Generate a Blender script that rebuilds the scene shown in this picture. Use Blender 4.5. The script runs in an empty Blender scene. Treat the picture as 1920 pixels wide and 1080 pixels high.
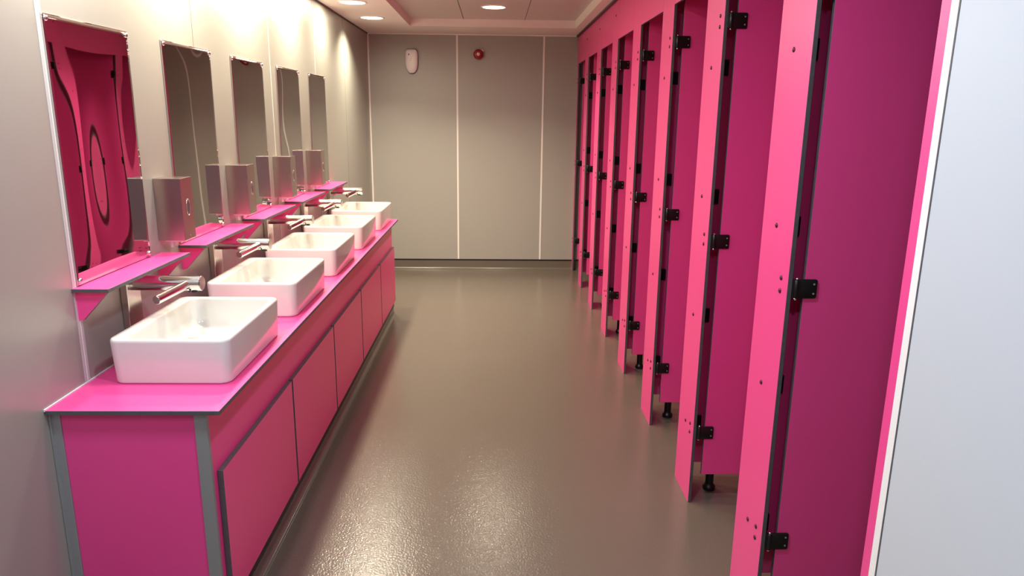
import bpy, bmesh, math, random
from mathutils import Vector, Matrix

# ------------------------------------------------------------------ camera, world, exposure
SC = bpy.context.scene
COL = SC.collection
PI = math.pi
FPX, PITCH, YAW, ROLL, CAMH = 1340.55, 0.2365, 0.0264, 0.0113, 1.62
cam_data = bpy.data.cameras.new('camera')
cam = bpy.data.objects.new('camera', cam_data)
COL.objects.link(cam)
cam_data.sensor_width = 36.0
cam_data.lens = FPX / 1920.0 * 36.0
cam_data.clip_start = 0.02
_r = Vector((math.cos(YAW), -math.sin(YAW), 0))
_f = Vector((math.sin(YAW) * math.cos(PITCH), math.cos(YAW) * math.cos(PITCH), -math.sin(PITCH)))
_u = _r.cross(_f)
_rc = math.cos(ROLL) * _r + math.sin(ROLL) * _u
_uc = -math.sin(ROLL) * _r + math.cos(ROLL) * _u
cam.matrix_world = Matrix(((_rc.x, _uc.x, -_f.x, 0), (_rc.y, _uc.y, -_f.y, 0), (_rc.z, _uc.z, -_f.z, CAMH), (0, 0, 0, 1)))
SC.camera = cam

world = bpy.data.worlds.new('world')
SC.world = world
world.use_nodes = True
world.node_tree.nodes['Background'].inputs[0].default_value = (0.75, 0.8, 0.9, 1)
world.node_tree.nodes['Background'].inputs[1].default_value = 0.02
SC.view_settings.view_transform = 'Standard'
SC.view_settings.look = 'None'
SC.view_settings.exposure = 0.0
SC.view_settings.gamma = 1.0
SC.view_settings.use_curve_mapping = False

WARM = (1.0, 0.89, 0.69)
NEUTRAL = (1.0, 0.93, 0.86)
COOL = (0.74, 0.87, 1.0)  # for unseen downlights added near the entrance to give its cooler light
LAMP_W = 23.0
# rows of ceiling downlights: x, y, colour, power factor
LEFT_ROW = [(-1.04, 6.43, WARM, 0.9), (-1.04, 5.582, WARM, 0.9), (-1.04, 4.734, WARM, 1.0), (-1.04, 3.886, WARM, 1.05),
            (-1.04, 3.038, WARM, 1.1), (-1.04, 2.19, NEUTRAL, 0.7), (-1.04, 1.342, COOL, 0.4), (-1.04, 0.494, COOL, 0.3)]
MID_ROW = [(-0.01, 6.17, WARM, 1.0), (-0.01, 4.6, WARM, 0.08), (-0.01, 3.03, NEUTRAL, 0.08), (-0.01, 1.46, COOL, 0.9),
           (-0.01, -0.1, COOL, 0.7)]

# ------------------------------------------------------------------ room numbers
XL, XF, XR = -1.2842, 0.8455, 2.35       # left wall, cubicle front, wall behind the cubicles
YB, YN = 7.6077, -1.6
H, HT = 2.4125, 2.475
P, N0, PW = 0.7927, 2.7738, 0.235       # cubicle pitch, near edge of a pilaster, pilaster width
ZH = 2.138                               # underside of the header panels
CZ = 0.785                               # counter top
T = 0.013                                # laminate thickness

# ------------------------------------------------------------------ materials
def mat(name, col, rough=0.5, metal=0.0, spec=0.5, coat=0.0, bump=None, vary=None, emit=None, aniso=0):
    m = bpy.data.materials.new(name)
    m.use_nodes = True
    nt = m.node_tree
    b = nt.nodes['Principled BSDF']
    b.inputs['Base Color'].default_value = (*col, 1)
    b.inputs['Roughness'].default_value = rough
    b.inputs['Metallic'].default_value = metal
    b.inputs['Specular IOR Level'].default_value = spec
    b.inputs['Coat Weight'].default_value = coat
    b.inputs['Coat Roughness'].default_value = 0.3
    if emit:
        b.inputs['Emission Color'].default_value = (*emit[0], 1)
        b.inputs['Emission Strength'].default_value = emit[1]
    tc = nt.nodes.new('ShaderNodeTexCoord')
    if vary:                            # (scale, amount): small irregularity of the colour
        n = nt.nodes.new('ShaderNodeTexNoise')
        n.inputs['Scale'].default_value = vary[0]
        n.inputs['Detail'].default_value = 3
        nt.links.new(tc.outputs['Object'], n.inputs['Vector'])
        r = nt.nodes.new('ShaderNodeMapRange')
        r.inputs['To Min'].default_value = 1 - vary[1]
        r.inputs['To Max'].default_value = 1 + vary[1]
        nt.links.new(n.outputs['Fac'], r.inputs['Value'])
        mx = nt.nodes.new('ShaderNodeVectorMath')
        mx.operation = 'SCALE'
        mx.inputs[0].default_value = col
        nt.links.new(r.outputs['Result'], mx.inputs['Scale'])
        nt.links.new(mx.outputs['Vector'], b.inputs['Base Color'])
    if bump:                            # (scale, strength, distance, stretch)
        n = nt.nodes.new('ShaderNodeTexNoise')
        n.inputs['Scale'].default_value = bump[0]
        n.inputs['Detail'].default_value = 2
        v = tc.outputs['Object']
        if len(bump) > 3:
            mp = nt.nodes.new('ShaderNodeMapping')
            mp.inputs['Scale'].default_value = bump[3]
            nt.links.new(v, mp.inputs['Vector'])
            v = mp.outputs['Vector']
        nt.links.new(v, n.inputs['Vector'])
        bp = nt.nodes.new('ShaderNodeBump')
        bp.inputs['Strength'].default_value = bump[1]
        bp.inputs['Distance'].default_value = bump[2]
        nt.links.new(n.outputs['Fac'], bp.inputs['Height'])
        nt.links.new(bp.outputs['Normal'], b.inputs['Normal'])
    return m

PINK_RGB = (0.86, 0.058, 0.275)
M_PINK = mat('pink_laminate', PINK_RGB, 0.38, spec=0.8, coat=0.12, bump=(700, 0.05, 0.0005))
M_EDGE = mat('laminate_core', (0.085, 0.087, 0.09), 0.42, vary=(60, 0.3))
M_WALL = mat('grey_wall_laminate', (0.345, 0.338, 0.295), 0.33, metal=0.15, spec=0.6, bump=(3.0, 0.10, 0.01))
M_WALLB = mat('grey_back_wall_laminate', (0.365, 0.355, 0.315), 0.40, metal=0.05, spec=0.5)
M_WALLR = mat('pale_grey_wall_laminate', (0.56, 0.60, 0.65), 0.45, spec=0.5)
M_STRIP = mat('pale_joint_strip', (0.82, 0.80, 0.75), 0.4)
M_WHITE = mat('white_plastic', (0.88, 0.87, 0.86), 0.35)
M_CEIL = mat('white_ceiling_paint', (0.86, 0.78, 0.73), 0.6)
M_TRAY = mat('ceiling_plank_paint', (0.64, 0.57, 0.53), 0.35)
M_FLOOR = mat('taupe_safety_floor', (0.145, 0.118, 0.092), 0.13, spec=0.55, bump=(125, 0.6, 0.0018), vary=(2.0, 0.05))
M_COVE = mat('taupe_coved_vinyl', (0.135, 0.118, 0.092), 0.22, bump=(210, 0.3, 0.0008))
M_BLACK = mat('black_plastic', (0.006, 0.007, 0.007), 0.35)
M_DARK = mat('shade_dark', (0.02, 0.02, 0.02), 0.7)
M_ALU = mat('satin_aluminium', (0.42, 0.44, 0.44), 0.42, metal=0.6)
M_DULL = mat('dull_steel', (0.50, 0.41, 0.375), 0.26, metal=1.0)
M_ALU2 = mat('pale_grey_strip', (0.52, 0.52, 0.50), 0.4)
M_STEEL = mat('brushed_steel', (0.60, 0.55, 0.50), 0.20, metal=1.0)
M_CHROME = mat('chrome', (0.78, 0.76, 0.73), 0.10, metal=1.0)
M_MIRROR = mat('polished_steel_mirror', (0.53, 0.51, 0.485), 0.02, metal=1.0)
M_CERAMIC = mat('white_ceramic', (0.66, 0.655, 0.61), 0.08, spec=0.5)
M_RED = mat('red_plastic', (0.28, 0.005, 0.010), 0.25)
M_GOLD = mat('gold_mark', (0.75, 0.62, 0.28), 0.4)
M_PALE = mat('pale_pink_plastic', (0.75, 0.5, 0.5), 0.3)
M_SILICONE = mat('white_silicone', (0.8, 0.78, 0.76), 0.4)
M_GROOVE = mat('ceiling_groove', (0.12, 0.10, 0.09), 0.8)

# ------------------------------------------------------------------ helpers
def link(name, me, parent=None):
    o = bpy.data.objects.new(name, me)
    COL.objects.link(o)
    if parent:
        o.parent = parent
    return o

def obj(name, bm, mats, parent=None, smooth=False, angle=None):
    me = bpy.data.meshes.new(name)
    bmesh.ops.recalc_face_normals(bm, faces=bm.faces[:])
    if smooth:
        for f in bm.faces: f.smooth = True
    bm.to_mesh(me); bm.free()
    for m in (mats if isinstance(mats, (list, tuple)) else [mats]):
        me.materials.append(m)
    if angle is not None:
        me.set_sharp_from_angle(angle=math.radians(angle))
    return link(name, me, parent)

def thing(name, label, cat, loc=(0, 0, 0), group=None):
    o = link(name, None)
    o.location = loc
    o.empty_display_size = 0.05
    return tag(o, label, cat, group)

def tag(o, label, cat, group=None):
    o['label'] = label; o['category'] = cat
    if group: o['group'] = group
    return o

def struct(name, bm, mats, **k):
    o = obj(name, bm, mats, **k)
    o['kind'] = 'structure'
    return o

def box(bm, x0, x1, y0, y1, z0, z1, bevel=0.0, mi=0, seg=2):
    r = bmesh.ops.create_cube(bm, size=1.0)
    vs = r['verts']
    for v in vs:
        v.co = Vector(((x0 + x1) / 2 + v.co.x * (x1 - x0), (y0 + y1) / 2 + v.co.y * (y1 - y0), (z0 + z1) / 2 + v.co.z * (z1 - z0)))
    fs = {f for v in vs for f in v.link_faces}
    for f in fs: f.material_index = mi
    if bevel > 0:
        es = list({e for v in vs for e in v.link_edges})
        r2 = bmesh.ops.bevel(bm, geom=es, offset=bevel, segments=seg, affect='EDGES', profile=0.5)
        for f in r2['faces']: f.material_index = mi
    return vs

def panel(bm, x0, x1, y0, y1, z0, z1, thin, bevel=0.0008):
    """compact laminate board: coloured faces (0), dark core on the edges (1)"""
    b2 = bmesh.new()
    box(b2, x0, x1, y0, y1, z0, z1, bevel, seg=1)
    b2.normal_update()
    ax = 'xyz'.index(thin)
    for f in b2.faces:
        f.material_index = 0 if abs(f.normal[ax]) > 0.9 else 1
    merge(bm, b2)

def merge(bm, b2):
    vm = {v: bm.verts.new(v.co) for v in b2.verts}
    for f in b2.faces:
        nf = bm.faces.new([vm[v] for v in f.verts])
        nf.material_index = f.material_index; nf.smooth = f.smooth
    b2.free()

def cyl(bm, p0, p1, r0, r1=None, n=24, bevel=0.0, mi=0):
    p0, p1 = Vector(p0), Vector(p1)
    r1 = r0 if r1 is None else r1
    d = (p1 - p0); L = d.length; d.normalize()
    q = d.to_track_quat('Z', 'Y')
    prof = [(0, r0)] if not bevel else [(0, r0 - bevel), (bevel, r0)]
    prof += [(L, r1)] if not bevel else [(L - bevel, r1), (L, r1 - bevel)]
    rings = []
    for h, r in prof:
        rings.append([bm.verts.new(p0 + q @ Vector((r * math.cos(2 * PI * i / n), r * math.sin(2 * PI * i / n), h))) for i in range(n)])
    for a, b in zip(rings, rings[1:]):
        for i in range(n):
            f = bm.faces.new((a[i], a[(i + 1) % n], b[(i + 1) % n], b[i])); f.material_index = mi; f.smooth = True
    for rg in (rings[0][::-1], rings[-1]):
        f = bm.faces.new(rg); f.material_index = mi

def loops(bm, ls, cap0=True, cap1=True, smooth=True, mi=0):
    rs = [[bm.verts.new(p) for p in l] for l in ls]
    n = len(rs[0])
    for a, b in zip(rs, rs[1:]):
        for i in range(n):
            f = bm.faces.new((a[i], a[(i + 1) % n], b[(i + 1) % n], b[i])); f.smooth = smooth; f.material_index = mi
    if cap0: bm.faces.new(rs[0][::-1]).material_index = mi
    if cap1: bm.faces.new(rs[-1]).material_index = mi
    return rs

def rrect(x0, x1, y0, y1, r, n=6):
    pts = []
    for cx, cy, a in ((x1 - r, y1 - r, 0), (x0 + r, y1 - r, PI / 2), (x0 + r, y0 + r, PI), (x1 - r, y0 + r, 3 * PI / 2)):
        for i in range(n + 1):
            t = a + PI / 2 * i / n
            pts.append((cx + r * math.cos(t), cy + r * math.sin(t)))
    return pts

def prism(bm, pts2, axis, a0, a1, mi_side=1, mi_cap=0):
    """outline in the two other axes extruded along axis"""
    def P3(p, a):
        return {'x': (a, p[0], p[1]), 'y': (p[0], a, p[1]), 'z': (p[0], p[1], a)}[axis]
    A = [bm.verts.new(P3(p, a0)) for p in pts2]
    B = [bm.verts.new(P3(p, a1)) for p in pts2]
    n = len(pts2)
    for i in range(n):
        bm.faces.new((A[i], A[(i + 1) % n], B[(i + 1) % n], B[i])).material_index = mi_side
    bm.faces.new(A[::-1]).material_index = mi_cap
    bm.faces.new(B).material_index = mi_cap

def copy_tree(o, parent=None):
    c = o.copy()
    COL.objects.link(c)
    if parent is not None:
        c.parent = parent
    for ch in list(o.children):
        copy_tree(ch, c)
    return c

ORD = ['nearest', 'second', 'third', 'fourth', 'fifth', 'sixth', 'seventh', 'eighth', 'ninth']
def far_label(k, n, one, many):
    """'second X from the camera' style wording"""
    if k == 0: return 'nearest'
    if k == n - 1: return 'farthest'
    return ORD[k]

# ------------------------------------------------------------------ the room
bm = bmesh.new(); box(bm, XL - 0.1, XR + 0.1, YN - 0.1, YB + 0.1, -0.1, 0.0); struct('floor', bm, M_FLOOR)

def vwall(name, x0, x1, y0, y1, z0, z1, m):
    b = bmesh.new(); box(b, x0, x1, y0, y1, z0, z1); return struct(name, b, m)
vwall('wall_left', XL - 0.1, XL, YN - 0.1, YB + 0.1, 0, H + 0.12, M_WALL)
vwall('wall_back', XL, XR + 0.1, YB, YB + 0.1, 0, H + 0.12, M_WALLB)
vwall('wall_right', XF, XF + 0.1, YN, 1.363, 0, H, M_WALLR)
vwall('wall_behind_cubicles', XR, XR + 0.1, 1.39, YB, 0, H, M_WALLB)
vwall('wall_cubicle_end', XF + 0.1, XR + 0.1, 1.30, 1.388, 0, H, M_WALLB)
vwall('wall_front', XL, XF + 0.1, YN - 0.1, YN, 0, H + 0.12, M_WALLB)
vwall('pink_reflector', XL + 0.5, XF - 0.35, YN, YN + 0.04, 0, 2.1, M_PINK)  # unseen pink slab added behind the camera for the steel to reflect

# ceiling: flat border around a raised tray over the aisle, sloped tray sides
TX0, TX1, TY0, TY1 = -0.777, 0.745, -1.0, 6.95
bm = bmesh.new()
def rect(x0, x1, y0, y1, z): return [bm.verts.new((x, y, z)) for x, y in ((x0, y0), (x1, y0), (x1, y1), (x0, y1))]
o_ = rect(XL, XR + 0.1, YN, YB, H); i_ = rect(TX0, TX1, TY0, TY1, H); j_ = rect(TX0 + 0.006, TX1 - 0.006, TY0 + 0.006, TY1 - 0.006, HT)
t_ = rect(XL, XR + 0.1, YN, YB, H + 0.15)
for a, b in ((o_, i_), (i_, j_)):
    for k in range(4): bm.faces.new((a[k], a[(k + 1) % 4], b[(k + 1) % 4], b[k]))
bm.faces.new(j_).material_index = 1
for k in range(4): bm.faces.new((o_[k], o_[(k + 1) % 4], t_[(k + 1) % 4], t_[k]))
bm.faces.new(t_)
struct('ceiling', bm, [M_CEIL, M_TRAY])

n_tr = [0]
def trim(x0, x1, y0, y1, z0, z1, m, bev=0.0):
    n_tr[0] += 1
    b = bmesh.new(); box(b, x0, x1, y0, y1, z0, z1, bev); return struct('trim_%d' % n_tr[0], b, m)

# grooves between the tray's planks, shadow gaps round the tray
for x in (-0.288, 0.273):
    trim(x - 0.0025, x + 0.0025, TY0 + 0.01, TY1 - 0.008, HT - 0.0015, HT - 0.0003, M_GROOVE)
# bead around the tray mouth
for a in ((TX0 - 0.012, TX0, TY0, TY1), (TX1, TX1 + 0.012, TY0, TY1), (TX0 - 0.012, TX1 + 0.012, TY1, TY1 + 0.012)):
    trim(*a, H - 0.004, H - 0.0002, M_CEIL, 0.0012)
# edge angle where the ceiling meets walls
trim(XL, XF, YB - 0.014, YB, H - 0.010, H - 0.0003, M_STRIP)
trim(XL, XL + 0.008, YN, YB - 0.014, H - 0.010, H - 0.0003, M_GROOVE)
trim(XF - 0.022, XF - 0.0005, 1.365, YB - 0.001, H - 0.012, H - 0.0003, M_BLACK)
# joint strips on the left wall
for y in (1.08, 2.165, 3.232, 4.302, 5.372, 6.40):
    trim(XL, XL + 0.0012, y - 0.014, y + 0.014, 0.79 if y > 1.95 and y < 5.8 else 0, H - 0.011, M_ALU2 if y in (2.165,) else M_WALL, 0.0003)
    trim(XL, XL + 0.0018, y - 0.002, y + 0.002, 0.79 if y > 1.95 and y < 5.8 else 0, H - 0.011, M_GROOVE if 3 < y < 4 or y > 6 else M_STRIP)
# aluminium corner strip and joint strips of the back wall
trim(XL + 0.0005, XL + 0.016, YB - 0.016, YB, 0.10, H - 0.011, M_STRIP, 0.002)
for x in (-0.382, 0.498):
    trim(x - 0.009, x + 0.009, YB - 0.004, YB, 0.108, H - 0.011, M_STRIP, 0.001)
# joint where the pale wall meets the cubicle row
trim(XF - 0.001, XF + 0.05, 1.3675, 1.3915, 0, H - 0.013, M_WHITE, 0.001)
trim(XF - 0.001, XF + 0.05, 1.363, 1.3675, 0, H - 0.013, M_EDGE)

def cove(name, p0, p1, nrm, ztop=0.107, cap=0.012, r=0.022, t=0.003):
    """coved vinyl skirting with black cap along p0-p1, nrm = direction into the room"""
    prof = [(0, 0.0), (0, ztop - cap), (t, ztop - cap), (t, r)]
    for i in range(1, 7):
        a = PI / 2 * i / 6
        prof.append((t + r - r * math.cos(a), r - r * math.sin(a)))
    prof[-1] = (t + r, 0.0008)
    prof.append((t + r + 0.001, 0.0))
    b = bmesh.new()
    p0, p1, nrm = Vector(p0), Vector(p1), Vector(nrm)
    A = [b.verts.new(p0 + nrm * q[0] + Vector((0, 0, q[1]))) for q in prof]
    B = [b.verts.new(p1 + nrm * q[0] + Vector((0, 0, q[1]))) for q in prof]
    for i in range(len(prof)):
        j = (i + 1) % len(prof)
        f = b.faces.new((A[i], A[j], B[j], B[i])); f.smooth = i >= 2
    b.faces.new(A); b.faces.new(B[::-1])
    o = struct(name, b, M_COVE, angle=40)
    c = bmesh.new()
    q0 = p0 + Vector((0, 0, ztop - cap)); q1 = p1 + nrm * (t + 0.004) + Vector((0, 0, ztop))
    box(c, min(q0.x, q1.x), max(q0.x, q1.x), min(q0.y, q1.y), max(q0.y, q1.y), q0.z, q1.z, 0.001)
    obj('skirting_cap', c, M_BLACK, o)
    return o
cove('baseboard_back', (XL, YB, 0), (XF, YB, 0), (0, -1, 0))
cove('baseboard_left', (XL, YN, 0), (XL, 1.95, 0), (1, 0, 0))
cove('baseboard_left_far', (XL, 5.83, 0), (XL, YB - 0.03, 0), (1, 0, 0))
cove('baseboard_right', (XF, YN, 0), (XF, 1.36, 0), (-1, 0, 0))
cove('baseboard_cubicles', (XR, 1.39, 0), (XR, YB - 0.03, 0), (-1, 0, 0))
cove('baseboard_cubicle_back', (XF + 0.03, YB, 0), (XR, YB, 0), (0, -1, 0))

# ------------------------------------------------------------------ downlights
def downlight(x, y, z, col, pw, label, first=[None]):
    t = thing('downlight', label, 'ceiling light', (x, y, z), 'round recessed ceiling downlights')
    b = bmesh.new()
    n = 40
    ls = []
    for r, h in ((0.108, -0.0005), (0.106, -0.004), (0.100, -0.006), (0.094, -0.005), (0.091, -0.0015)):
        ls.append([(r * math.cos(2 * PI * i / n), r * math.sin(2 * PI * i / n), h) for i in range(n)])
    loops(b, ls, False, False)
    obj('trim_ring', b, M_WHITE, t)
    b = bmesh.new()
    cyl(b, (0, 0, -0.0035), (0, 0, -0.0008), 0.090, n=n)
    m = mat('lit_diffuser', (0.9, 0.9, 0.9), 0.5, emit=(col, 6.0))
    obj('diffuser', b, m, t)
    ld = bpy.data.lights.new('downlight_lamp', 'AREA')
    ld.shape = 'DISK'; ld.size = 0.17
    ld.energy = LAMP_W * pw; ld.color = col
    ld.spread = math.radians(122 if y > 6 else 176)
    lo = bpy.data.objects.new('lamp', ld); COL.objects.link(lo); lo.parent = t
    lo.location = (0, 0, -0.0065)
    return t
lab = ['farthest ceiling downlight of the row beside the left wall', 'ceiling downlight beside the left wall, next one nearer than the farthest']
for i, (x, y, c, pw) in enumerate(LEFT_ROW):
    l = lab[i] if i < 2 else 'unseen downlight in the ceiling border above the mirrors, %s from the back wall' % ORD[i]
    downlight(x, y, H, c, pw, l)
for i, (x, y, c, pw) in enumerate(MID_ROW):
    l = 'glowing round downlight in the raised ceiling tray near the back wall' if i == 0 else 'unseen downlight in the raised ceiling tray, %s from the back wall' % ORD[i]
    downlight(x, y, HT, c, pw, l)

# ------------------------------------------------------------------ vanity cabinet
VY0, VY1, VX = 1.955, 5.80, -0.835
cab = thing('vanity_cabinet', 'long magenta vanity cabinet under the five basins, with grey aluminium corner trims', 'cabinet', ((XL + VX) / 2, (VY0 + VY1) / 2, 0))
def rel(o):     # children built in world coordinates
    o.matrix_parent_inverse = Matrix.Translation(-Vector(o.parent.location)); return o
def part(name, b, m, parent, **k):
    o = obj(name, b, m, parent, **k)
    loc = Vector((0, 0, 0)); p = parent
    while p is not None:
        if p.type == 'EMPTY': loc += Vector(p.location)
        p = p.parent
    if parent.type == 'EMPTY':
        o.matrix_parent_inverse = Matrix.Translation(-loc)
    return o
b = bmesh.new(); panel(b, XL + 0.03, VX - 0.036, VY0 + 0.004, VY0 + 0.017, 0.0, CZ - 0.014, 'y'); part('end_panel', b, [M_PINK, M_EDGE], cab)
b = bmesh.new(); panel(b, XL + 0.001, VX - 0.002, VY1 - 0.014, VY1 - 0.001, 0.0, CZ - 0.014, 'y'); part('end_panel', b, [M_PINK, M_EDGE], cab)
b = bmesh.new(); panel(b, VX - 0.013, VX, VY0 + 0.014, VY1 - 0.001, 0.107, CZ - 0.014, 'x'); part('front_fascia', b, [M_PINK, M_EDGE], cab)
b = bmesh.new()
box(b, VX - 0.036, VX + 0.0005, VY0, VY0 + 0.003, 0.0, CZ - 0.0135, 0.0008)
box(b, VX - 0.002, VX + 0.001, VY0 + 0.003, VY0 + 0.014, 0.0, CZ - 0.0135, 0.0005)
part('corner_trim', b, M_ALU, cab)
b = bmesh.new()
box(b, XL + 0.003, XL + 0.03, VY0 + 0.001, VY0 + 0.006, 0.0, CZ - 0.0135, 0.0008)
box(b, XL + 0.001, XL + 0.006, VY0 - 0.006, VY0 + 0.002, 0.0, CZ - 0.0135, 0.0005)
part('wall_trim', b, M_ALU, cab)
b = bmesh.new(); box(b, VX - 0.03, VX - 0.004, VY0 + 0.018, VY1 - 0.015, 0.0, 0.106); part('plinth', b, M_EDGE, cab)
ed = [1.985, 2.755, 3.524, 4.293, 5.066, 5.7985]
for i in range(5):
    b = bmesh.new(); panel(b, VX + 0.001, VX + 0.019, ed[i] + 0.009, ed[i + 1] - 0.009, 0.112, 0.566, 'x')
    d = part('cabinet_door', b, [M_PINK, M_EDGE], cab)
b = bmesh.new()
cove('baseboard_vanity', (VX - 0.003, VY0 + 0.014, 0), (VX - 0.003, VY1, 0), (1, 0, 0), ztop=0.110, cap=0.050, r=0.02)
# countertop
b = bmesh.new(); panel(b, XL + 0.004, -0.787, 1.934, 5.849, CZ - 0.013, CZ, 'z')
top = obj('countertop', b, [M_PINK, M_EDGE]); tag(top, 'bright pink laminate countertop with dark edge along the left wall', 'countertop')
b = bmesh.new(); box(b, XL + 0.0002, XL + 0.0042, 1.934, 5.849, CZ - 0.004, CZ + 0.004, 0.001); obj('silicone_bead', b, M_SILICONE, top)

# ------------------------------------------------------------------ basins
def basin_mesh():
    b = bmesh.new()
    X0, X1, Y0, Y1, Z0, Z1 = -0.187, 0.187, -0.2765, 0.2765, 0.0, 0.147
    def L_(ins, z, r, off=(0, 0, 0, 0)):
        return [(p[0], p[1], z) for p in rrect(X0 + ins + off[0], X1 - ins - off[1], Y0 + ins + off[2], Y1 - ins - off[3], r)]
    rim = (0.034, 0.008, 0.006, 0.008)
    ls = [L_(0.012, 0.0005, 0.03), L_(0.008, 0.0005, 0.033), L_(0.005, 0.004, 0.035), L_(0.0045, 0.008, 0.035),
          L_(0.0, 0.136, 0.033), L_(0.0006, 0.141, 0.033), L_(0.003, 0.1455, 0.031), L_(0.0065, 0.147, 0.028),
          L_(0.010, 0.147, 0.026, tuple(v * 0.9 for v in rim)), L_(0.0115, 0.1462, 0.026, rim), L_(0.0135, 0.143, 0.026, rim),
          L_(0.015, 0.138, 0.026, rim), L_(0.020, 0.075, 0.03, rim), L_(0.025, 0.050, 0.035, rim), L_(0.035, 0.037, 0.04, rim),
          L_(0.050, 0.032, 0.04, rim), L_(0.085, 0.029, 0.03, rim), L_(0.090, 0.026, 0.03, rim), L_(0.13, 0.023, 0.02, rim)]
    loops(b, ls)
    return b
b0 = thing('basin', 'nearest white rectangular ceramic basin, at the front end of the pink countertop', 'basin', (-1.013, 2.4165, CZ), 'white countertop basins')
obj('bowl', basin_mesh(), M_CERAMIC, b0, angle=60)
b = bmesh.new()
n = 28
loops(b, [[(0.012 + r * math.cos(2 * PI * i / n), r * math.sin(2 * PI * i / n), h) for i in range(n)] for r, h in
          ((0.032, 0.0228), (0.032, 0.0255), (0.029, 0.0275), (0.022, 0.0272), (0.020, 0.0255), (0.014, 0.026), (0.006, 0.0275))])
obj('drain', b, M_CHROME, b0)
BL = ['', 'second white rectangular basin from the camera', 'middle basin of the five white rectangular basins', 'white rectangular basin next to the farthest one', 'farthest white rectangular basin, near the back wall']
for k in range(1, 5):
    c = copy_tree(b0); c.location = (-1.013, 2.4165 + 0.776 * k, CZ); c['label'] = BL[k]

# ------------------------------------------------------------------ taps
def make_tap():
    t = thing('wall_tap', 'nearest chrome tap with a slanted side arm over the front basin', 'tap', (XL, 2.462, 1.038), 'chrome taps over the basins')
    b = bmesh.new(); box(b, 0.0005, 0.026, -0.047, 0.047, -0.2525, 0.052, 0.004, seg=3)
    obj('riser_cover', b, M_STEEL, t)
    b = bmesh.new(); cyl(b, (0.026, 0, 0), (0.264, 0, 0), 0.0265, n=40, bevel=0.0015)
    obj('spout_tube', b, M_CHROME, t, angle=40)
    b = bmesh.new(); cyl(b, (0.2641, 0, 0), (0.2652, 0, 0), 0.0245, n=40)
    obj('end_cap', b, M_STEEL, t)
    for s in (-1, 1):
        b = bmesh.new(); cyl(b, (0.218, s * 0.012, -0.001), (0.177, s * 0.162, -0.020), 0.0155, 0.0150, n=32, bevel=0.0012)
        a = obj('side_arm', b, M_CHROME, t, angle=40)
        b = bmesh.new(); p = Vector((0.177, s * 0.162, -0.020)); d = (p - Vector((0.218, s * 0.012, -0.001))).normalized()
        cyl(b, p + d * 0.0001, p + d * 0.0010, 0.0132, n=28)
        obj('arm_cap', b, M_STEEL, a)
    b = bmesh.new(); box(b, 0.222, 0.229, -0.0272, -0.0235, -0.014, 0.000, 0.001); box(b, 0.222, 0.229, -0.023, -0.012, -0.0268, -0.0235, 0.001)
    obj('sensor_window', b, M_BLACK, t)
    b = bmesh.new(); cyl(b, (0.236, 0, -0.032), (0.236, 0, -0.024), 0.011, n=24); obj('water_outlet', b, M_BLACK, t)
    return t
t0 = make_tap()
TL = ['', 'chrome tap over the second basin from the camera', 'chrome tap over the middle basin of the five', 'chrome tap over the fourth basin, next to the farthest tap', 'farthest chrome tap, over the basin nearest the back wall']
for k in range(1, 5):
    c = copy_tree(t0); c.location = (XL, 2.462 + 0.784 * k, 1.038); c['label'] = TL[k]

# ------------------------------------------------------------------ pink shelves
def make_shelf():
    t = thing('wall_shelf', 'nearest pink wall shelf, below the first mirror', 'shelf', (XL, 2.142, 1.093), 'small pink shelves below the mirrors')
    b = bmesh.new(); panel(b, 0.0005, 0.1115, 0, 0.604, -0.012, 0, 'z'); obj('shelf_board', b, [M_PINK, M_EDGE], t)
    for y in (0.018, 0.568):
        b = bmesh.new()
        prism(b, [(0.0005, -0.0125), (0.094, -0.0125), (0.096, -0.018), (0.016, -0.103), (0.0005, -0.106)], 'y', y, y + 0.012)
        obj('shelf_bracket', b, [M_PINK, M_EDGE], t)
    return t
s0 = make_shelf()
SL = ['', 'pink wall shelf below the second mirror from the camera', 'pink wall shelf below the middle mirror', 'pink wall shelf below the fourth mirror', 'farthest pink wall shelf, below the last mirror']
for k in range(1, 5):
    c = copy_tree(s0); c.location = (XL, 2.142 + 0.7585 * k, 1.093); c['label'] = SL[k]

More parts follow.
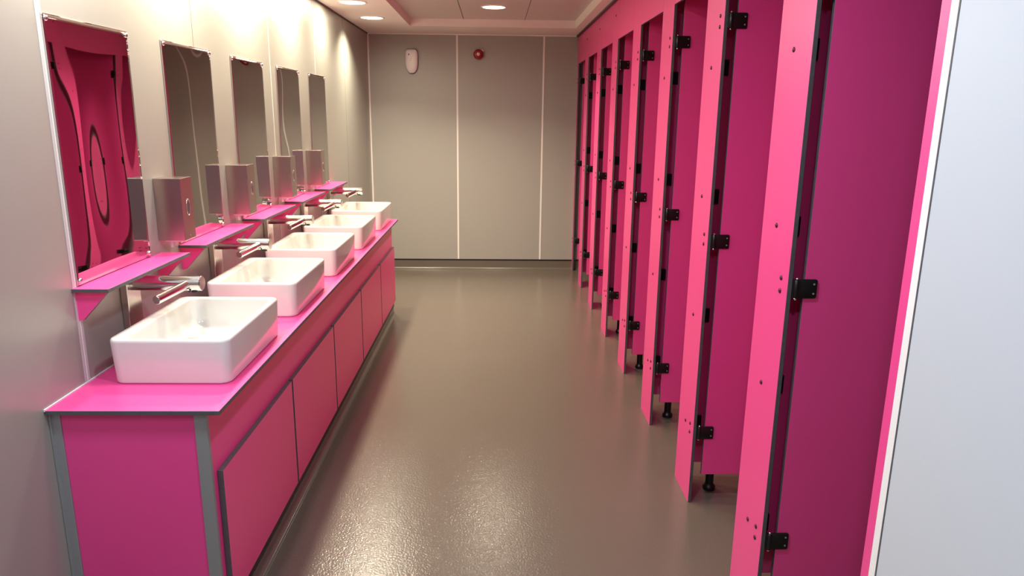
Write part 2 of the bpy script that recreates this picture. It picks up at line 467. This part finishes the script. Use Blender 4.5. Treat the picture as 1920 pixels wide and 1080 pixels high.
# ------------------------------------------------------------------ polished steel mirrors, slightly warped sheets
def mirror_mesh(k):
    rnd = random.Random(11 + k)
    W_, H_ = 0.481, 0.793
    nx, nz = 40, 60
    ph = [rnd.uniform(0, 2 * PI) for _ in range(6)]
    amp = 0.0011
    def dsp(u, v):       # zero at the edges' screws
        e = (math.sin(PI * u) ** 0.7) * 0.7 + 0.3
        w = amp * (0.9 * math.sin(2 * PI * 1.1 * v + ph[0]) * (0.6 + 0.4 * math.sin(2 * PI * u + ph[1]))
                   + 0.55 * math.sin(2 * PI * (0.9 * u + 0.5 * v) + ph[2]) + 0.25 * math.sin(2 * PI * (1.6 * v - 0.5 * u) + ph[3]))
        # the top edge is dished between its two screws
        w -= (0.0032 if k == 2 else 0.0012) * math.exp(-((1 - v) / 0.06)) * math.sin(PI * u) ** 2
        w -= 0.0022 * math.exp(-(v / 0.05)) * math.sin(PI * (0.12 + 0.76 * u)) ** 2
        if k == 0:
            w -= 0.0008 * math.cos(4 * PI * (u - 0.5)) * max(0.0, math.sin(PI * min(1, max(0, (v - 0.1) / 0.7)))) ** 0.8
        return w * e + 0.0054
    b = bmesh.new()
    F = [[b.verts.new((dsp(i / nx, j / nz), W_ * i / nx, H_ * j / nz)) for j in range(nz + 1)] for i in range(nx + 1)]
    for i in range(nx):
        for j in range(nz):
            b.faces.new((F[i][j], F[i + 1][j], F[i + 1][j + 1], F[i][j + 1])).smooth = True
    rim = [F[i][0] for i in range(nx + 1)] + [F[nx][j] for j in range(1, nz + 1)] + [F[i][nz] for i in range(nx - 1, -1, -1)] + [F[0][j] for j in range(nz - 1, 0, -1)]
    Bk = [b.verts.new((0.0008, v.co.y, v.co.z)) for v in rim]
    n = len(rim)
    for i in range(n):
        f = b.faces.new((rim[i], Bk[i], Bk[(i + 1) % n], rim[(i + 1) % n])); f.material_index = 1
    return b
ML = ['nearest wall mirror, reflecting the pink cubicles', 'second wall mirror from the camera, with a pink sliver at its left edge', 'middle wall mirror, reflecting the red alarm', 'fourth wall mirror from the camera', 'farthest wall mirror, nearest the back wall']
scr_me = None
for k in range(5):
    t = thing('mirror', ML[k], 'mirror', (XL, 2.171 + 0.7439 * k, 1.0960), 'tall steel mirrors on the left wall')
    bmm = mirror_mesh(k)
    me_ = obj('mirror_sheet', bmm, [M_MIRROR, M_STEEL], t)
    for (yy, zz) in ((0.013, 0.013), (0.468, 0.013), (0.013, 0.780), (0.468, 0.780)):
        if scr_me is None:
            b = bmesh.new(); n = 20
            loops(b, [[(h, r * math.cos(2 * PI * i / n), r * math.sin(2 * PI * i / n)) for i in range(n)] for r, h in
                      ((0.009, 0.003), (0.009, 0.008), (0.0075, 0.011), (0.005, 0.013), (0.002, 0.0138))])
            so = obj('mirror_screw', b, M_CHROME, t); scr_me = so.data
        else:
            so = link('mirror_screw', scr_me, t)
        so.location = (0, yy, zz)

# ------------------------------------------------------------------ soap dispensers
def make_dispenser():
    t = thing('soap_dispenser', 'x', 'soap dispenser', (XL, 2.787, 1.14), 'steel soap dispensers between the mirrors')
    b = bmesh.new(); box(b, 0.0005, 0.103, -0.051, 0.051, 0, 0.236, 0.0015, seg=2)
    obj('body', b, M_DULL, t)
    b = bmesh.new(); n = 32
    loops(b, [[(h, 0.001 + r1 * math.cos(2 * PI * i / n), 0.123 + r2 * math.sin(2 * PI * i / n)) for i in range(n)] for r1, r2, h in
              ((0.0160, 0.032, 0.1031), (0.0160, 0.032, 0.1043), (0.0145, 0.0303, 0.1045), (0.0142, 0.0300, 0.1035))], False, False)
    rg = obj('level_window_ring', b, M_CHROME, t)
    b = bmesh.new()
    loops(b, [[(h, 0.001 + 0.0141 * s * math.cos(2 * PI * i / n), 0.123 + 0.0299 * s * math.sin(2 * PI * i / n)) for i in range(n)] for s, h in ((1, 0.1033), (0.9, 0.1038))])
    obj('level_window', b, mat('smoked_window', (0.10, 0.07, 0.07), 0.15), rg)
    b = bmesh.new(); cyl(b, (0.1032, 0.0, 0.012), (0.1045, 0.0, 0.012), 0.0035, n=14); obj('rivet', b, M_CHROME, t)
    # valve under the box: housing, downspout, curved push lever
    b = bmesh.new(); box(b, 0.012, 0.085, -0.022, 0.022, -0.010, -0.0003, 0.003); v = obj('valve_housing', b, M_WHITE, t, smooth=True, angle=40)
    b = bmesh.new(); cyl(b, (0.03, 0, -0.034), (0.03, 0, -0.010), 0.009, 0.012, n=20, bevel=0.001); obj('nozzle', b, M_WHITE, v)
    b = bmesh.new()
    pts = []
    for i in range(9):
        a = i / 8
        pts.append((0.075 - 0.035 * a * a, -0.010 - 0.022 * a))
    prism(b, pts + [(p[0] - 0.004, p[1]) for p in pts[::-1]], 'y', -0.014, 0.014, 0, 0)
    obj('push_lever', b, M_CHROME, v)
    return t
d0 = make_dispenser()
DL = ['nearest steel soap dispenser, between the first and second mirrors', 'steel soap dispenser between the second and third mirrors', 'steel soap dispenser between the third and fourth mirrors', 'farthest steel soap dispenser, between the fourth and fifth mirrors']
d0['label'] = DL[0]
for k in range(1, 4):
    c = copy_tree(d0); c.location = (XL, 2.787 + 0.7485 * k, 1.14); c['label'] = DL[k]

# ------------------------------------------------------------------ toilet cubicles
# ks: -1 is the nearest full pilaster, 6 the last one at the back wall
KS = list(range(-1, 7))
NAMES = {-1: 'nearest', 0: 'second', 1: 'third', 2: 'fourth', 3: 'fifth', 4: 'sixth', 5: 'seventh', 6: 'farthest'}
def near(k): return N0 + P * k
def which(k, what):
    if k in (-1, 6): return '%s %s' % (NAMES[k], what)
    return '%s %s from the camera' % (NAMES[k], what)
scr = None
def screw(parent, x, y, z):
    global scr
    if scr is None:
        b = bmesh.new(); n = 14
        loops(b, [[(-h, r * math.cos(2 * PI * i / n), r * math.sin(2 * PI * i / n)) for i in range(n)] for r, h in
                  ((0.0075, 0.0), (0.0075, 0.0018), (0.0055, 0.0034), (0.0025, 0.0042))])
        o = obj('screw', b, mat('dark_screw', (0.10, 0.012, 0.03), 0.35, metal=0.3), parent); scr = o.data
    else:
        o = link('screw', scr, parent)
    o.location = (x, y, z)
HZ = (0.328, 1.146, 1.972)       # hinge heights
BZ = (0.33, 0.812, 1.31, 1.81)   # partition bracket heights
for k in KS:
    y0 = near(k); w = PW if k < 6 else YB - y0 - 0.001
    t = thing('cubicle_pilaster', which(k, 'pink cubicle pilaster') + (', against the back wall' if k == 6 else ''), 'pilaster', (XF, y0, 0), 'pink pilasters between the cubicle doors')
    b = bmesh.new(); panel(b, 0, T, 0, w - 0.0004, 0.0, H - 0.013, 'x'); obj('pilaster_board', b, [M_PINK, M_EDGE], t)
    for z in HZ:
        for dz in (0.0195, -0.0195): screw(t, -0.0001, 0.050, z + dz)
    if k < 6:
        for z in BZ: screw(t, -0.0001, 0.122, z)
        screw(t, -0.0001, 0.118, 2.305)
# narrow filler at the end of the row
b = bmesh.new(); panel(b, XF, XF + T, 1.3920, near(-2) + PW, 0, H - 0.013, 'x')
tag(obj('cubicle_filler_panel', b, [M_PINK, M_EDGE]), 'narrow bright pink filler strip beside the pale wall joint', 'panel')
# header boards over the doors
for k in KS:
    ya = near(k - 1) + PW; yb = near(k)
    b = bmesh.new(); panel(b, XF, XF + T, ya, yb - 0.0004, ZH, H - 0.013, 'x', 0.0003)
    tag(obj('header_panel', b, [M_PINK, M_EDGE]), 'pink header board above the %s' % which(k, 'cubicle door'), 'header panel', 'pink header boards above the cubicle doors')
# doors folded inward
def door_things():
    t = thing('cubicle_door', 'x', 'cubicle door', (XF, 0, 0), 'dark pink cubicle doors standing open')
    b = bmesh.new(); panel(b, 0.049, 0.600, 0.004, 0.004 + T, 0.131, 2.30, 'y'); obj('door_board', b, [M_PINK, M_EDGE], t)
    for z in HZ:
        z -= 0.002
        b = bmesh.new()
        # leaf on the door face, rounded at its free end
        ls = rrect(0.018, 0.086, z - 0.028, z + 0.028, 0.006, 4)
        A = [(p[0], -0.0005, p[1]) for p in ls]; B = [(p[0], 0.0038, p[1]) for p in ls]
        A2 = [(0.052 + (p[0] - 0.052) * 0.97, -0.0015, z + (p[2] - z) * 0.96) for p in A]
        loops(b, [A2, A, B])
        h = obj('hinge', b, M_BLACK, t, angle=40)
        b = bmesh.new(); cyl(b, (0.024, -0.003, z - 0.027), (0.024, -0.003, z + 0.027), 0.0065, n=18, bevel=0.001); obj('knuckle', b, M_BLACK, h)
        b = bmesh.new(); cyl(b, (0.024, -0.003, z - 0.034), (0.024, -0.003, z - 0.027), 0.003, 0.005, n=14); cyl(b, (0.024, -0.003, z + 0.027), (0.024, -0.003, z + 0.034), 0.005, 0.003, n=14)
        obj('hinge_pin', b, M_CHROME, h)
        b = bmesh.new()
        box(b, T + 0.0005, 0.022, -0.004, 0.072, z - 0.026, z + 0.026, 0.001)
        obj('pilaster_leaf', b, M_BLACK, h)
        b = bmesh.new()
        for dz in (-0.014, 0.014): cyl(b, (0.076, -0.0026, z + dz), (0.076, -0.0014, z + dz), 0.003, n=12)
        obj('hinge_screw', b, M_ALU, h)
    # lock body at the free edge
    b = bmesh.new(); box(b, 0.545, 0.590, 0.0172, 0.030, 0.98, 1.06, 0.004); obj('door_lock', b, M_BLACK, t)
    return t
dd = door_things()
for k in KS:
    c = dd if k == KS[0] else copy_tree(dd)
    c.location = (XF, near(k), 0)
    c['label'] = which(k, 'dark pink cubicle door') + ', open inward'
# partitions behind the doors
def partition():
    t = thing('cubicle_partition', 'x', 'partition', (XF, 0, 0), 'magenta partitions between cubicles')
    b = bmesh.new(); panel(b, T + 0.004, XR - XF - 0.002, 0.112, 0.112 + T, 0.133, H - 0.012, 'y'); obj('partition_board', b, [M_PINK, M_EDGE], t)
    for z in BZ:
        b = bmesh.new()
        box(b, T + 0.0005, T + 0.005, 0.075, 0.112, z - 0.026, z + 0.026, 0.001)
        box(b, T + 0.0005, T + 0.050, 0.100, 0.1118, z - 0.030, z + 0.030, 0.003)
        obj('angle_bracket', b, M_BLACK, t)
    for x in (0.125, 1.25):
        b = bmesh.new()
        cyl(b, (x, 0.1185, 0.018), (x, 0.1185, 0.148), 0.0185, n=28)
        l = obj('partition_leg', b, M_BLACK, t, angle=40)
        b = bmesh.new(); n = 28
        loops(b, [[(x + r * math.cos(2 * PI * i / n), 0.1185 + r * math.sin(2 * PI * i / n), h) for i in range(n)] for r, h in
                  ((0.027, 0.0003), (0.028, 0.012), (0.027, 0.018), (0.020, 0.024), (0.0186, 0.032))])
        obj('foot', b, M_BLACK, l, angle=50)
    return t
pp = partition()
PL = {k: 'magenta partition behind the %s' % which(k, 'cubicle door') for k in KS}
for k in KS[:-1]:
    c = pp if k == KS[0] else copy_tree(pp)
    c.location = (XF, near(k), 0); c['label'] = PL[k]

# ------------------------------------------------------------------ things on the back wall
t = thing('air_freshener', 'white wall-mounted air freshener dispenser on the back wall', 'air freshener', (-0.841, YB, 2.143))
b = bmesh.new()
def fr_loop(y, s, dz=0.0):
    pts = []
    n = 40
    for i in range(n):
        a = 2 * PI * i / n
        ca, sa = math.cos(a), math.sin(a)
        e = 0.42 if sa > 0 else 0.72
        px = 0.064 * s * math.copysign(abs(ca) ** e, ca)
        pz = (0.117 * s) * math.copysign(abs(sa) ** e, sa)
        if pz < 0: px *= 1 - 0.16 * (pz / 0.117) ** 2
        pts.append((px, y, pz + dz))
    return pts
loops(b, [fr_loop(-0.010, 1.0), fr_loop(-0.030, 1.0), fr_loop(-0.046, 0.97), fr_loop(-0.058, 0.88, 0.004), fr_loop(-0.063, 0.72, 0.006), fr_loop(-0.065, 0.4, 0.008)])
obj('cover', b, M_WHITE, t)
b = bmesh.new(); loops(b, [fr_loop(-0.0003, 1.04), fr_loop(-0.0098, 1.04)], smooth=False)
obj('shadow_back_plate', b, M_DARK, t)  # near-black rim stands in for the cover's shadow on the wall
b = bmesh.new(); cyl(b, (-0.022, -0.066, 0.060), (-0.022, -0.060, 0.060), 0.0055, n=12); box(b, -0.027, -0.018, -0.0655, -0.060, 0.060, 0.072, 0.001)
obj('sensor_hole', b, M_BLACK, t)
b = bmesh.new()
for (x, z, a, l) in ((0.000, 0.022, 1.2, 0.016), (0.016, 0.034, 0.6, 0.010), (-0.006, 0.004, 0.2, 0.022), (-0.014, -0.010, -0.1, 0.016), (0.008, 0.044, 1.4, 0.008), (0.006, -0.016, -0.9, 0.008)):
    c_, s_ = math.cos(a), math.sin(a)
    pts = []
    for i in range(12):
        q = 2 * PI * i / 12
        u, v = l * 0.5 * math.cos(q), 0.003 * math.sin(q)
        pts.append((x + u * c_ - v * s_, z + u * s_ + v * c_))
    prism(b, pts, 'y', -0.0668, -0.060, 0, 0)
obj('emblem', b, M_GOLD, t)

t = thing('fire_alarm', 'round red fire alarm sounder with pale centre on the back wall', 'alarm', (-0.166, YB, 2.218))
b = bmesh.new(); n = 36
loops(b, [[(r * math.cos(2 * PI * i / n), -h, r * math.sin(2 * PI * i / n)) for i in range(n)] for r, h in
          ((0.040, 0.0005), (0.040, 0.02), (0.049, 0.024), (0.050, 0.040), (0.046, 0.052), (0.036, 0.058), (0.024, 0.061), (0.018, 0.060))])
obj('sounder_body', b, M_RED, t, angle=60)
b = bmesh.new()
loops(b, [[(r * math.cos(2 * PI * i / n), -h, r * math.sin(2 * PI * i / n)) for i in range(n)] for r, h in
          ((0.0165, 0.060), (0.0165, 0.064), (0.013, 0.067), (0.006, 0.068))])
obj('centre_cap', b, M_PALE, t)
b = bmesh.new(); box(b, -0.013, 0.013, -0.03, -0.0005, -0.006, 0.006, 0.002)
o = obj('side_bracket', b, M_WHITE, t); o.rotation_euler = (0, math.radians(40), 0); o.location = (0.042, 0, 0.040)
